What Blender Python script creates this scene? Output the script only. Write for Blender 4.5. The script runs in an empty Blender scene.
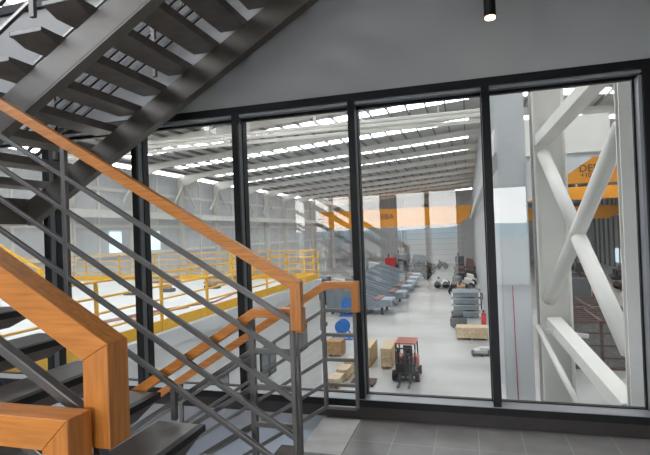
import bpy, bmesh, math, random
from mathutils import Vector, Matrix
random.seed(7)
C = bpy.context.scene.collection
SC = bpy.context.scene

# ------------------------------------------------------------------ camera
cam_d = bpy.data.cameras.new('camera'); cam = bpy.data.objects.new('camera', cam_d); C.objects.link(cam)
RW = ((9.59629882e-01, 2.78868486e-01, -3.66450132e-02),      # world -> view (right, down, forward)
      (-3.84437132e-02, 9.81931288e-04, -9.99260285e-01),
      (-2.78626220e-01, 9.60328800e-01, 1.16630307e-02))
mw = Matrix((( RW[0][0], -RW[1][0], -RW[2][0], 0.0),
             ( RW[0][1], -RW[1][1], -RW[2][1], 0.0),
             ( RW[0][2], -RW[1][2], -RW[2][2], 1.6),
             (0, 0, 0, 1)))
cam.matrix_world = mw
cam_d.sensor_width = 36.0; cam_d.lens = 489.0 / 650.0 * 36.0
cam_d.clip_start = 0.05; cam_d.clip_end = 1500
SC.camera = cam

# ------------------------------------------------------------------ world, lights, exposure
SKY = 14.0
w = bpy.data.worlds.new('sky'); SC.world = w; w.use_nodes = True
nt = w.node_tree; nt.nodes.clear()
out = nt.nodes.new('ShaderNodeOutputWorld'); bg = nt.nodes.new('ShaderNodeBackground')
tc = nt.nodes.new('ShaderNodeTexCoord'); sx = nt.nodes.new('ShaderNodeSeparateXYZ'); cr = nt.nodes.new('ShaderNodeValToRGB')
nz = nt.nodes.new('ShaderNodeTexNoise'); nz.inputs['Scale'].default_value = 3.0; nz.inputs['Detail'].default_value = 5
ad = nt.nodes.new('ShaderNodeMath'); ad.operation = 'MULTIPLY_ADD'; ad.inputs[1].default_value = 0.25; ad.inputs[2].default_value = -0.12
ad2 = nt.nodes.new('ShaderNodeMath'); ad2.operation = 'ADD'
nt.links.new(tc.outputs['Generated'], sx.inputs[0]); nt.links.new(tc.outputs['Generated'], nz.inputs['Vector'])
nt.links.new(nz.outputs['Fac'], ad.inputs[0]); nt.links.new(ad.outputs[0], ad2.inputs[0]); nt.links.new(sx.outputs[2], ad2.inputs[1])
nt.links.new(ad2.outputs[0], cr.inputs[0]); nt.links.new(cr.outputs[0], bg.inputs[0]); nt.links.new(bg.outputs[0], out.inputs[0])
cr.color_ramp.elements[0].position = 0.0; cr.color_ramp.elements[0].color = (1.0, 0.99, 0.97, 1)
cr.color_ramp.elements[1].position = 0.7; cr.color_ramp.elements[1].color = (0.76, 0.86, 1.0, 1)
bg.inputs[1].default_value = SKY
SC.view_settings.view_transform = 'Standard'; SC.view_settings.look = 'None'
SC.view_settings.exposure = 0.0; SC.view_settings.gamma = 1.0
try: SC.view_settings.use_curve_mapping = False
except Exception: pass
try:
    SC.cycles.use_denoising = True; SC.cycles.max_bounces = 10; SC.cycles.transparent_max_bounces = 16
    SC.cycles.sample_clamp_indirect = 6.0; SC.cycles.caustics_reflective = False; SC.cycles.caustics_refractive = False
except Exception: pass
def portal(x0, x1, z0, z1, y):
    l = bpy.data.lights.new('window_portal', 'AREA'); l.shape = 'RECTANGLE'; l.size = x1 - x0; l.size_y = z1 - z0
    l.cycles.is_portal = True
    o = bpy.data.objects.new('window_portal', l); C.objects.link(o)
    o.location = ((x0 + x1) / 2, y, (z0 + z1) / 2); o.rotation_euler = (math.radians(90), 0, 0)      # faces into the stair hall (+Y)
REAR = [(-4.75, -2.2, [-4.25, -3.63, -3.05]), (-1.85, -0.2, [-1.0]), (0.58, 1.5, [])]
for a, b, _ in REAR: portal(a, b, 0.1, 2.65, -4.72)
l = bpy.data.lights.new('window_portal', 'AREA'); l.shape = 'RECTANGLE'; l.size = 6.1; l.size_y = 2.6; l.cycles.is_portal = True
o = bpy.data.objects.new('window_portal', l); C.objects.link(o); o.location = (-6.72, -1.05, 5.5)
o.rotation_euler = (math.radians(90), 0, math.radians(-90))  # portal for the added side window
ROOF_LIGHT = 7.6          # daylight through the hall's rooflights

# ------------------------------------------------------------------ materials
def mat(name, col, rough=0.5, metal=0.0, var=0.12, scale=6.0, emis=None, estr=0.0, stretch=(1, 1, 1), bump=0.0, spec=0.5, stripes=None):
    m = bpy.data.materials.new(name); m.use_nodes = True; n = m.node_tree; b = n.nodes['Principled BSDF']
    b.inputs['Roughness'].default_value = rough; b.inputs['Metallic'].default_value = metal
    try: b.inputs['Specular IOR Level'].default_value = spec
    except Exception: pass
    t = n.nodes.new('ShaderNodeTexCoord'); mp = n.nodes.new('ShaderNodeMapping'); mp.inputs['Scale'].default_value = stretch
    no = n.nodes.new('ShaderNodeTexNoise'); no.inputs['Scale'].default_value = scale; no.inputs['Detail'].default_value = 4
    r = n.nodes.new('ShaderNodeValToRGB')
    r.color_ramp.elements[0].position = 0.3; r.color_ramp.elements[1].position = 0.7
    r.color_ramp.elements[0].color = tuple(c * (1 - var) for c in col) + (1,)
    r.color_ramp.elements[1].color = tuple(min(1, c * (1 + var)) for c in col) + (1,)
    n.links.new(t.outputs['Object'], mp.inputs[0]); n.links.new(mp.outputs[0], no.inputs['Vector'])
    n.links.new(no.outputs['Fac'], r.inputs[0]); n.links.new(r.outputs[0], b.inputs['Base Color'])
    if bump:
        bp = n.nodes.new('ShaderNodeBump'); bp.inputs['Strength'].default_value = bump; bp.inputs['Distance'].default_value = 0.01
        n.links.new(no.outputs['Fac'], bp.inputs['Height']); n.links.new(bp.outputs[0], b.inputs['Normal'])
    if emis:
        b.inputs['Emission Color'].default_value = tuple(emis) + (1,); b.inputs['Emission Strength'].default_value = estr
    return m
def mat_tiles(name, col, grout, tw, tl, ox, oy):
    m = mat(name, col, 0.32, 0, 0.16, 5.0); n = m.node_tree; b = n.nodes['Principled BSDF']
    r = [x for x in n.nodes if x.type == 'VALTORGB'][0]
    g = n.nodes.new('ShaderNodeTexCoord'); mp = n.nodes.new('ShaderNodeMapping'); mp.inputs['Location'].default_value = (ox, oy, 0)
    br = n.nodes.new('ShaderNodeTexBrick'); br.offset = 0.0; br.inputs['Scale'].default_value = 1.0
    br.inputs['Brick Width'].default_value = tw; br.inputs['Row Height'].default_value = tl; br.inputs['Mortar Size'].default_value = 0.004
    br.inputs['Mortar'].default_value = tuple(grout) + (1,); br.inputs['Mortar Smooth'].default_value = 0.1
    n.links.new(g.outputs['Object'], mp.inputs[0]); n.links.new(mp.outputs[0], br.inputs['Vector'])
    n.links.new(r.outputs[0], br.inputs['Color1']); n.links.new(r.outputs[0], br.inputs['Color2'])
    n.links.new(br.outputs['Color'], b.inputs['Base Color'])
    return m
def mat_glass(name, refl, tint=(1, 1, 1)):
    m = bpy.data.materials.new(name); m.use_nodes = True; n = m.node_tree; n.nodes.clear()
    o = n.nodes.new('ShaderNodeOutputMaterial'); mx = n.nodes.new('ShaderNodeMixShader')
    tr = n.nodes.new('ShaderNodeBsdfTransparent'); gl = n.nodes.new('ShaderNodeBsdfGlossy')
    tr.inputs[0].default_value = tuple(tint) + (1,); gl.inputs['Roughness'].default_value = 0.0
    mx.inputs[0].default_value = refl
    n.links.new(tr.outputs[0], mx.inputs[1]); n.links.new(gl.outputs[0], mx.inputs[2]); n.links.new(mx.outputs[0], o.inputs[0])
    return m
M = {}
M['wood_x'] = mat('oak_along_x', (0.60, 0.215, 0.040), 0.34, 0, 0.22, 9, stretch=(0.7, 9, 9))
M['wood_z'] = mat('oak_along_z', (0.55, 0.195, 0.036), 0.34, 0, 0.22, 9, stretch=(9, 9, 0.7))
M['stair_steel'] = mat('bronze_grey_steel', (0.105, 0.090, 0.075), 0.45, 0.2, 0.12, 4)
M['tread'] = mat('slate_tread', (0.16, 0.137, 0.122), 0.4, 0, 0.22, 7)
M['nosing'] = mat('black_nosing', (0.012, 0.012, 0.013), 0.5)
M['bar'] = mat('gunmetal_bar', (0.15, 0.142, 0.135), 0.38, 0.7, 0.08, 4)
M['black'] = mat('black_aluminium', (0.006, 0.006, 0.007), 0.45, 0.0, 0.1, spec=0.25)
M['alu'] = mat('sill_aluminium', (0.30, 0.31, 0.33), 0.35, 0.4, 0.06)
M['greyframe'] = mat('grey_frame', (0.10, 0.105, 0.115), 0.4, 0.2)
M['wall_grey'] = mat('grey_paint', (0.42, 0.42, 0.42), 0.75, 0, 0.04, 2)
M['panel_blue'] = mat('blue_grey_panel', (0.29, 0.31, 0.355), 0.6, 0, 0.04, 2)
M['white_paint'] = mat('white_paint', (0.75, 0.75, 0.76), 0.7, 0, 0.03, 2)
M['skirting'] = mat('dark_skirting', (0.018, 0.014, 0.013), 0.45)
M['tiles'] = mat_tiles('floor_tiles', (0.215, 0.205, 0.20), (0.32, 0.31, 0.30), 0.315, 0.63, 0.92, 0.1)
M['patch_pale'] = mat('pale_patch', (0.50, 0.48, 0.46), 0.4, 0, 0.15, 3, stretch=(1, 3, 1))
M['glass'] = mat_glass('window_glass', 0.028, (0.97, 0.985, 0.985))
M['rear_glass'] = mat_glass('rear_glass', 0.04)
M['concrete'] = mat('hall_concrete', (0.43, 0.425, 0.41), 0.38, 0, 0.22, 0.3)
M['concrete_out'] = mat('yard_ground', (0.20, 0.20, 0.17), 0.9, 0, 0.3, 0.05)
M['hill'] = mat('blue_hills', (0.07, 0.19, 0.24), 0.95, 0, 0.2, 0.05)
M['steel_white'] = mat('white_steel', (0.76, 0.735, 0.69), 0.5, 0, 0.06, 1.5)
M['steel_grey'] = mat('grey_steel', (0.58, 0.59, 0.60), 0.5, 0, 0.06, 1.5)
M['roof'] = mat('roof_sheet', (0.60, 0.59, 0.58), 0.6, 0, 0.10, 0.8)
M['purlin'] = mat('purlin_steel', (0.22, 0.21, 0.20), 0.6)
M['skylight'] = mat('rooflight', (0.8, 0.8, 0.8), 0.5, emis=(0.95, 0.98, 1.0), estr=ROOF_LIGHT)
M['yellow'] = mat('safety_yellow', (0.80, 0.43, 0.03), 0.5, 0, 0.08)
M['orange'] = mat('crane_orange', (0.86, 0.34, 0.012), 0.5, 0, 0.08)
M['ink'] = mat('dark_lettering', (0.05, 0.045, 0.04), 0.6)
M['timber'] = mat('pale_timber', (0.66, 0.52, 0.34), 0.7, 0, 0.2, 6, stretch=(1, 4, 1))
M['timber_dark'] = mat('warm_timber', (0.45, 0.27, 0.13), 0.7, 0, 0.2, 6)
M['feeder'] = mat('blue_grey_steel', (0.20, 0.235, 0.265), 0.5, 0, 0.12, 2)
M['feeder_pale'] = mat('pale_blue_plate', (0.36, 0.41, 0.45), 0.5, 0, 0.15, 2)
M['red'] = mat('red_paint', (0.55, 0.03, 0.03), 0.45)
M['dull_red'] = mat('dull_red_paint', (0.20, 0.08, 0.075), 0.55)
M['fork_red'] = mat('forklift_red', (0.46, 0.13, 0.09), 0.45)
M['dark'] = mat('dark_machine', (0.035, 0.033, 0.033), 0.5)
M['charcoal'] = mat('charcoal_machine', (0.085, 0.085, 0.09), 0.5)
M['rib_grey'] = mat('rib_grey', (0.22, 0.225, 0.23), 0.6)
M['rust'] = mat('brown_primer', (0.10, 0.06, 0.05), 0.65, 0, 0.3, 3)
M['mesh_grey'] = mat('mesh_panel_grey', (0.17, 0.165, 0.155), 0.7, 0, 0.3, 12)
M['rubber'] = mat('rubber', (0.015, 0.015, 0.015), 0.85)
M['blue'] = mat('reel_blue', (0.03, 0.17, 0.50), 0.4)
M['skin'] = mat('skin', (0.45, 0.28, 0.2), 0.6)
M['navy'] = mat('navy_workwear', (0.02, 0.025, 0.05), 0.8)
M['hair'] = mat('dark_hair', (0.02, 0.015, 0.012), 0.8)
M['cable_red'] = mat('red_cable', (0.40, 0.07, 0.08), 0.5)
M['pink_cable'] = mat('pink_hose', (0.42, 0.20, 0.19), 0.6)
M['daylit'] = mat('daylit_window', (0.7, 0.85, 0.9), 0.3, emis=(0.75, 0.92, 1.0), estr=0.8)
M['lamp'] = mat('lamp_lens', (1, 0.8, 0.5), 0.4, emis=(1.0, 0.70, 0.32), estr=7)
M['teal'] = mat('teal_plastic', (0.04, 0.35, 0.33), 0.5)
M['concrete_white'] = mat('white_render', (0.60, 0.60, 0.59), 0.7, 0, 0.04, 1)
M['winglass'] = mat('dark_window', (0.12, 0.14, 0.16), 0.2)

# ------------------------------------------------------------------ helpers
class MB:
    def __init__(s): s.v = []; s.f = []
    def add(s, vs, fs):
        k = len(s.v); s.v += [tuple(v) for v in vs]; s.f += [tuple(i + k for i in f) for f in fs]; return s
    def box(s, x0, x1, y0, y1, z0, z1):
        return s.add([(x0,y0,z0),(x1,y0,z0),(x1,y1,z0),(x0,y1,z0),(x0,y0,z1),(x1,y0,z1),(x1,y1,z1),(x0,y1,z1)],
                     [(0,3,2,1),(4,5,6,7),(0,1,5,4),(1,2,6,5),(2,3,7,6),(3,0,4,7)])
    def bar(s, p, q, w, h, up=(0, 0, 1)):
        p, q = Vector(p), Vector(q); d = (q - p).normalized(); u = Vector(up)
        a = d.cross(u)
        if a.length < 1e-4: a = d.cross(Vector((1, 0, 0)))
        a.normalize(); b = a.cross(d).normalized(); vs = []
        for c in (p, q):
            for i, j in ((-1,-1),(1,-1),(1,1),(-1,1)): vs.append(c + a * (i * w / 2) + b * (j * h / 2))
        return s.add(vs, [(0,1,2,3),(7,6,5,4),(0,4,5,1),(1,5,6,2),(2,6,7,3),(3,7,4,0)])
    def tube(s, p, q, r, n=10, r2=None):
        p, q = Vector(p), Vector(q); d = (q - p).normalized(); r2 = r if r2 is None else r2
        a = d.cross(Vector((0, 0, 1)))
        if a.length < 1e-3: a = d.cross(Vector((1, 0, 0)))
        a.normalize(); b = a.cross(d); vs = []
        for c, rr in ((p, r), (q, r2)):
            for i in range(n):
                t = 2 * math.pi * i / n; vs.append(c + a * (rr * math.cos(t)) + b * (rr * math.sin(t)))
        fs = [(i, (i + 1) % n, n + (i + 1) % n, n + i) for i in range(n)] + [tuple(range(n - 1, -1, -1)), tuple(range(n, 2 * n))]
        return s.add(vs, fs)
    def path(s, pts, r, n=8):
        for a, b in zip(pts, pts[1:]): s.tube(a, b, r, n)
        return s
    def prism(s, poly, a0, a1, axis='y'):
        k = len(poly)
        def P(u, v, a): return {'y': (u, a, v), 'x': (a, u, v), 'z': (u, v, a)}[axis]
        vs = [P(u, v, a0) for u, v in poly] + [P(u, v, a1) for u, v in poly]
        fs = [tuple(range(k)), tuple(range(2 * k - 1, k - 1, -1))] + [(i, (i + 1) % k, k + (i + 1) % k, k + i) for i in range(k)]
        return s.add(vs, fs)
    def ball(s, c, rx, ry, rz, n=10, m=7):
        vs = []; fs = []
        for j in range(m + 1):
            t = math.pi * j / m
            for i in range(n):
                a = 2 * math.pi * i / n
                vs.append((c[0] + rx * math.sin(t) * math.cos(a), c[1] + ry * math.sin(t) * math.sin(a), c[2] + rz * math.cos(t)))
        for j in range(m):
            for i in range(n): fs.append((j*n+i, j*n+(i+1)%n, (j+1)*n+(i+1)%n, (j+1)*n+i))
        return s.add(vs, fs)
    def build(s, name, m, parent=None, bevel=0.0, smooth=False):
        off = Vector((0, 0, 0)); p = parent
        while p is not None: off += p.location; p = p.parent
        me = bpy.data.meshes.new(name); me.from_pydata([Vector(v) - off for v in s.v], [], s.f); me.update()
        bm = bmesh.new(); bm.from_mesh(me); bmesh.ops.remove_doubles(bm, verts=bm.verts, dist=1e-5)
        bmesh.ops.recalc_face_normals(bm, faces=bm.faces); bm.to_mesh(me); bm.free()
        if smooth:
            for pl in me.polygons: pl.use_smooth = True
        me.materials.append(m if not isinstance(m, str) else M[m])
        o = bpy.data.objects.new(name, me); C.objects.link(o); o.parent = parent
        if bevel:
            bv = o.modifiers.new('bevel', 'BEVEL'); bv.width = bevel; bv.segments = 2; bv.limit_method = 'ANGLE'
        return o
def thing(name, loc, label, cat, group=None, kind=None):
    o = bpy.data.objects.new(name, None); C.objects.link(o); o.location = loc; o.empty_display_size = 0.1
    return tag(o, label, cat, group, kind)
def tag(o, label=None, cat=None, group=None, kind=None):
    if label: o['label'] = label
    if cat: o['category'] = cat
    if group: o['group'] = group
    if kind: o['kind'] = kind
    return o
def struct(name, mb, m, label=None, bevel=0.0):
    return tag(mb.build(name, m, None, bevel), label or name.replace('_', ' '), name.split('_')[0], None, 'structure')
def copy_tree(o, parent=None):
    c = o.copy(); C.objects.link(c); c.parent = parent
    for ch in list(o.children): copy_tree(ch, c)
    return c
ORD = ['first', 'second', 'third', 'fourth', 'fifth', 'sixth', 'seventh', 'eighth', 'ninth', 'tenth', 'eleventh', 'twelfth', 'thirteenth',
       'fourteenth', 'fifteenth', 'sixteenth', 'seventeenth', 'eighteenth', 'nineteenth', 'twentieth', 'twenty-first', 'twenty-second', 'twenty-third', 'twenty-fourth']
G = -5.4                      # the hall's floor
FY = 4.13                     # inner face of the glazed wall

# ------------------------------------------------------------------ stair hall: the setting
fl = MB().box(-1.24, 1.75, -4.6, FY, -0.22, 0.0).box(-6.6, -1.24, -4.6, 0.88, -0.22, 0.0)
struct('floor', fl, 'tiles', 'dark grey tiled landing floor in front of the window')
struct('floor_hall', MB().box(-30, 26, -6, 112, G - 0.3, G), 'concrete', 'pale concrete factory hall floor beyond the window')
struct('ground', MB().box(-400, 400, -420, -6.01, G - 0.4, G - 0.05), 'concrete_out', 'yard behind the stair hall')
hm = MB()
prev = None; N = 44
for i in range(N):
    x0 = -330 + i * 15; x1 = x0 + 15
    def hh(x): return 3.5 + 1.2 * math.sin(x * 0.021) + 0.8 * math.sin(x * 0.057 + 1) + 0.4 * math.sin(x * 0.13)
    hm.add([(x0,-330,G),(x1,-330,G),(x1,-390,hh(x1)),(x0,-390,hh(x0)),(x0,-412,G),(x1,-412,G)], [(0,1,2,3),(3,2,5,4)])
struct('hills', hm, 'hill', 'blue distant hills behind the stair hall')
wf = MB().box(-6.6, 1.75, FY, 4.38, 2.80, 4.08).box(1.36, 1.75, FY, 4.38, 0, 2.80).box(-1.0, 1.75, FY, 4.38, 4.08, 7.0)
struct('wall_front', wf, 'wall_grey', 'plain grey wall band above the tall window')
struct('wall_front_low', MB().box(-6.6, 1.75, FY, 4.38, G, -0.14), 'panel_blue', 'blue grey wall panel below the window sill')
struct('trim_1', MB().box(-6.6, 1.75, FY - 0.012, FY + 0.1, -0.14, 0.0), 'alu', 'thin pale strip below the window sill')
wl = MB().box(-6.8, -6.6, -4.8, 4.38, G, 4.2).box(-6.8, -6.6, -4.8, 4.38, 6.8, 7.0).box(-6.8, -6.6, -4.8, -4.1, 4.2, 6.8).box(-6.8, -6.6, 2.0, 4.38, 4.2, 6.8)
struct('wall_left', wl, 'white_paint', 'white left stair hall wall')
struct('wall_right', MB().box(1.75, 1.95, -4.8, 4.38, -0.22, 7.0), 'wall_grey', 'grey right stair hall wall')
wr = MB()
xs = [-6.6]
for a, b, _ in REAR: xs += [a, b]
xs += [1.75]
for i in range(0, len(xs), 2): wr.box(xs[i], xs[i + 1], -4.8, -4.6, 0, 2.65)
wr.box(-6.6, 1.75, -4.8, -4.6, G, 0.08).box(-6.6, 1.75, -4.8, -4.6, 2.65, 4.2).box(-6.6, 1.75, -4.8, -4.6, 4.2, 7.0)
struct('wall_rear', wr, 'white_paint', 'white rear stair hall wall with tall windows')
for i, (a, b, ms) in enumerate(REAR):
    e = thing('window_%d' % (i + 3), ((a + b) / 2, -4.7, 0.08), 'tall rear window behind the landing', 'window', None, 'structure')
    fr = MB().box(a, a + 0.05, -4.75, -4.65, 0.08, 2.65).box(b - 0.05, b, -4.75, -4.65, 0.08, 2.65)
    fr.box(a + 0.05, b - 0.05, -4.75, -4.65, 0.08, 0.14).box(a + 0.05, b - 0.05, -4.75, -4.65, 2.59, 2.65)
    fr.build('window_frame', 'black', e)
    for k, mxx in enumerate(ms):
        hw = 0.16 if (i == 0 and k == 0) else 0.06
        MB().box(mxx - hw, mxx + hw, -4.75, -4.65, 0.14, 2.59).build('mullion', 'black', e)
    MB().box(a + 0.05, b - 0.05, -4.705, -4.695, 0.14, 2.59).build('glass_pane', 'rear_glass', e)
struct('ceiling', MB().box(-6.8, 1.95, -4.8, 4.38, 7.0, 7.2), 'white_paint', 'white stair hall ceiling')
struct('floor_upper', MB().box(-1.0, 1.75, -4.6, FY, 3.72, 4.05), 'white_paint', 'upper landing slab above')
struct('floor_middle', MB().box(-6.6, -4.30, 0.95, FY, 1.80, 2.06), 'stair_steel', 'dark half landing at the left')

# the tall window
WX = [-6.55, -5.355, -4.248, -3.141, -2.034, -0.927, 0.180, 1.30]
win = thing('window_1', (-2.6, 4.25, 0.0), 'tall black framed window wall overlooking the factory hall', 'window', None, 'structure')
hd = MB().box(-6.6, 1.36, FY - 0.01, 4.34, 2.735, 2.80)
hd.build('head_rail', 'black', win)
MB().box(-6.6, 1.30, FY + 0.015, 4.215, 2.708, 2.735).build('head_reveal', 'alu', win)
MB().box(-6.6, 1.30, 4.215, 4.26, 2.682, 2.712).build('head_bead', 'black', win)
MB().box(-6.6, 1.36, FY - 0.025, 4.34, 0.105, 0.162).build('bottom_rail', 'black', win)
MB().prism([(FY - 0.02, 0.162), (4.225, 0.162), (4.225, 0.178), (FY - 0.02, 0.166)], -6.6, 1.30, 'x').build('sill', 'alu', win)
MB().box(-6.6, 1.30, 4.225, 4.26, 0.162, 0.185).build('bottom_bead', 'black', win)
for x in WX[1:-1]:
    m = MB().box(x - 0.030, x + 0.030, FY - 0.01, 4.15, 0.166, 2.735).build('mullion', 'black', win)
    MB().box(x - 0.030, x + 0.030, 4.15, 4.215, 0.162, 2.735).build('mullion_side', 'greyframe', m)
    MB().box(x - 0.038, x + 0.038, 4.215, 4.30, 0.162, 2.735).build('mullion_bead', 'black', m)
j = MB().box(1.285, 1.36, FY - 0.02, 4.34, 0.162, 2.735).build('jamb', 'black', win)
MB().box(1.262, 1.285, 4.14, 4.23, 0.18, 2.69).build('jamb_reveal', 'alu', j)
MB().box(1.248, 1.285, 4.23, 4.26, 0.18, 2.69).build('jamb_bead', 'black', j)
for a, b in zip(WX, WX[1:]):
    MB().box(a + 0.036, min(b - 0.036, 1.26), 4.232, 4.244, 0.18, 2.68).build('glass_pane', 'glass', win)
# the upper window
w2 = thing('window_2', (-3.6, 4.25, 4.08), 'upper floor window at the top left over the wall band', 'window', None, 'structure')
MB().box(-6.6, -1.0, FY - 0.05, 4.36, 4.08, 4.16).build('bottom_rail', 'black', w2)
MB().box(-6.6, -1.0, FY, 4.36, 6.9, 7.0).build('head_rail', 'black', w2)
for x in (-5.355, -4.248, -3.141, -2.034): MB().box(x - 0.045, x + 0.045, FY, 4.34, 4.16, 6.9).build('mullion', 'black', w2)
MB().box(-6.6, -1.0, 4.255, 4.267, 4.16, 6.9).build('glass_pane', 'glass', w2)
struct('baseboard_front', MB().box(-6.6, 1.75, FY - 0.02, FY + 0.02, 0.004, 0.105), 'skirting', 'dark skirting strip below the window')

w3 = thing('window_12', (-6.7, -0.3, 4.2), 'added high side window, unseen, lighting the wall over the stair', 'window', None, 'structure')  # unseen window added to brighten the wall behind the overhead flight
MB().box(-6.75, -6.65, -4.1, 2.0, 4.2, 4.26).box(-6.75, -6.65, -4.1, 2.0, 6.74, 6.8).build('window_frame', 'black', w3)
for y in (-2.6, -1.1, 0.4): MB().box(-6.75, -6.65, y - 0.03, y + 0.03, 4.26, 6.74).build('mullion', 'black', w3)
MB().box(-6.705, -6.695, -4.1, 2.0, 4.26, 6.74).build('glass_pane', 'rear_glass', w3)
# a paler patch, slightly raised, along the landing's edge
tag(MB().box(-1.255, -0.93, 3.40, 4.07, 0.0, 0.006).build('edge_patch', 'patch_pale', None),
    'pale floor patch at the stair head, lighter than the grey tiles around it', 'tile')

# ------------------------------------------------------------------ stairs
RUN = 0.284
def offset_path(p, d):
    "p: points in XZ; returns the mitred path moved by d to the right of travel"
    res = []
    nrm = []
    for (x0, z0), (x1, z1) in zip(p, p[1:]):
        L = math.hypot(x1 - x0, z1 - z0); nrm.append(((z1 - z0) / L, -(x1 - x0) / L))
    for i, (x, z) in enumerate(p):
        if i == 0: n = nrm[0]; res.append((x + n[0] * d, z + n[1] * d)); continue
        if i == len(p) - 1: n = nrm[-1]; res.append((x + n[0] * d, z + n[1] * d)); continue
        a, b = nrm[i - 1], nrm[i]; k = 1 + a[0] * b[0] + a[1] * b[1]
        res.append((x + (a[0] + b[0]) * d / k, z + (a[1] + b[1]) * d / k))
    return res
def wood_rail(path, y0, y1, parent, d=0.075, names=None):
    o = offset_path(path, d)
    for i in range(len(path) - 1):
        vert = abs(path[i + 1][0] - path[i][0]) < 0.01
        nm = 'end_block' if vert else 'handrail'
        MB().prism([path[i], path[i + 1], o[i + 1], o[i]], y0, y1).build(nm, 'wood_z' if vert else 'wood_x', parent, 0.003)
def tread_mb(x0, x1, y0, y1, z, dp, tn, tf):
    return MB().prism([(y0, z), (y1, z)] + ([(y1, z - 0.03), (y1 - tf, z - dp)] if tf else [(y1, z - dp)]) + [(y0 + tn, z - dp), (y0, z - 0.03)], x0, x1, 'x')
def flight(name, label, treads, y0, y1, nose, stringers, sdepth=0.30, zoff=0.0, ext=0.0, deep=0.09, zmin=None, tfar=0.21, tnear=0.21):
    "treads: (front x, back x, top z); nose: +1 when the front edge is at the larger x"
    xf, xb, zt = treads[0]
    st = thing(name, ((xf + xb) / 2, (y0 + y1) / 2, treads[0][2] - 0.2), label, 'stairs')
    for xf, xb, z in treads:
        t = tread_mb(min(xf, xb), max(xf, xb), y0, y1, z, deep, tnear, tfar).build('tread', 'tread', st, 0.004)
        n = MB().box(min(xf, xf + nose * 0.008), max(xf, xf + nose * 0.008), y0 + 0.002, y1 - 0.002, z - 0.034, z + 0.002)
        n.box(min(xf, xf - nose * 0.035), max(xf, xf - nose * 0.035), y0 + 0.002, y1 - 0.002, z, z + 0.002)
        n.build('nosing', 'nosing', t)
    (xa, _, za), (xz, _, zz) = treads[0], treads[-1]
    s = (zz - za) / (xz - xa)
    xbk0 = min(min(t[0], t[1]) for t in treads); xbk1 = max(max(t[0], t[1]) for t in treads) + ext
    for (a, b) in stringers:
        f = lambda x: za - 0.09 + s * (x - (treads[0][1])) + zoff
        if zmin is None: low = [(xbk0, f(xbk0) - sdepth)]; xl = xbk0
        else:
            x0_ = xbk0 + 0.04; xl = x0_ + (zmin - f(x0_) + sdepth) / s; low = [(xl, zmin), (x0_, zmin)]
        mb = MB().prism([(low[-1][0], f(low[-1][0])), (xbk1, f(xbk1)), (xbk1, f(xbk1) - sdepth)] + low, a, b)
        sg = mb.build('stringer', 'stair_steel', st, 0.006)
        fl = MB().prism([(xl, f(xl) - sdepth + 0.0), (xbk1, f(xbk1) - sdepth), (xbk1, f(xbk1) - sdepth - 0.014), (xl, f(xl) - sdepth - 0.014)], a, b + 0.03)
        fl.build('bottom_flange', 'stair_steel', sg)
    return st
# flight going up to the left, between the two near balustrades
tA = [(-0.89 - RUN * k, -0.89 - RUN * k - 0.30, 0.226 + 0.163 * k) for k in range(12)]
flight('stair_flight', 'open flight of dark slate treads climbing to the left between two orange wood handrails', tA, 1.12, 2.45, 1, [(1.52, 1.60), (1.98, 2.06)], 0.16)
# flight going up to the right, seen from below
tB = [(-3.53 + RUN * k, -3.26 + RUN * k, 2.73 + 0.165 * k) for k in range(-3, 8)]
flight('stair_flight', 'dark steel flight overhead seen from below, climbing to the upper right against the wall', tB, 2.62, 4.06, -1, [(2.74, 2.80), (3.93, 4.0)], 0.235, -0.012, 0.33, 0.075, 1.80, 0.0, 0.12)
# flight going down to the left along the window
tC = [(-1.27 - RUN * k, -1.27 - RUN * k - 0.30, -0.165 * (k + 1)) for k in range(9)]
flight('stair_flight', 'lower flight descending to the left along the window, below the sill', tC, 2.60, 3.86, 1, [(2.98, 3.06), (3.44, 3.52)], 0.16)
def rail_bars(parent, pts_of, y, offs, mat_='bar', w=0.028):
    for d in offs:
        pts = pts_of(d)
        mb = MB()
        for (xa, za), (xb, zb) in zip(pts, pts[1:]): mb.bar((xa, y, za), (xb, y, zb), w, w, (0, 1, 0))
        mb.build('rail_bar', mat_, parent, 0.004)
def post(parent, x, y, z0, z1, w=0.034, t=0.03):
    MB().box(x - w / 2, x + w / 2, y - t / 2, y + t / 2, z0, z1).build('post', 'bar', parent, 0.003)
OFF = (0.245, 0.45, 0.655, 0.855, 1.05)
SA = 0.597
def balustrade_A(y0, y1, label, posts, d=0.075):
    topz = lambda x: 1.352 + SA * (-0.84 - x)
    e = thing('stair_balustrade', (-0.9, (y0 + y1) / 2, 0.0), label, 'railing')
    wood_rail([(-4.1, topz(-4.1)), (-0.84, topz(-0.84)), (-0.84, 1.10)], y0, y1, e, d)
    y = (y0 + y1) / 2
    rail_bars(e, lambda d: [(-4.08, topz(-4.08) - d), (-0.90, topz(-0.90) - d)], y, OFF)
    post(e, -0.90, y, 0.0, 1.18, 0.024)
    for px, pz in posts: post(e, px, y, pz, topz(px) - 0.07)
    MB().box(-1.64, -1.61, y - 0.014, y + 0.014, 0.58, 0.76).build('stub_post', 'bar', e)
balustrade_A(2.392, 2.440, 'oak handrail and grey bars on the far, window side of the flight climbing left', [(-2.34, 1.10), (-3.8, 1.9)], 0.060)
balustrade_A(0.982, 1.057, 'big orange oak handrail nearest the camera, sloping down to a square end block', [(-2.365, 1.0), (-3.8, 1.9)])
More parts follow.
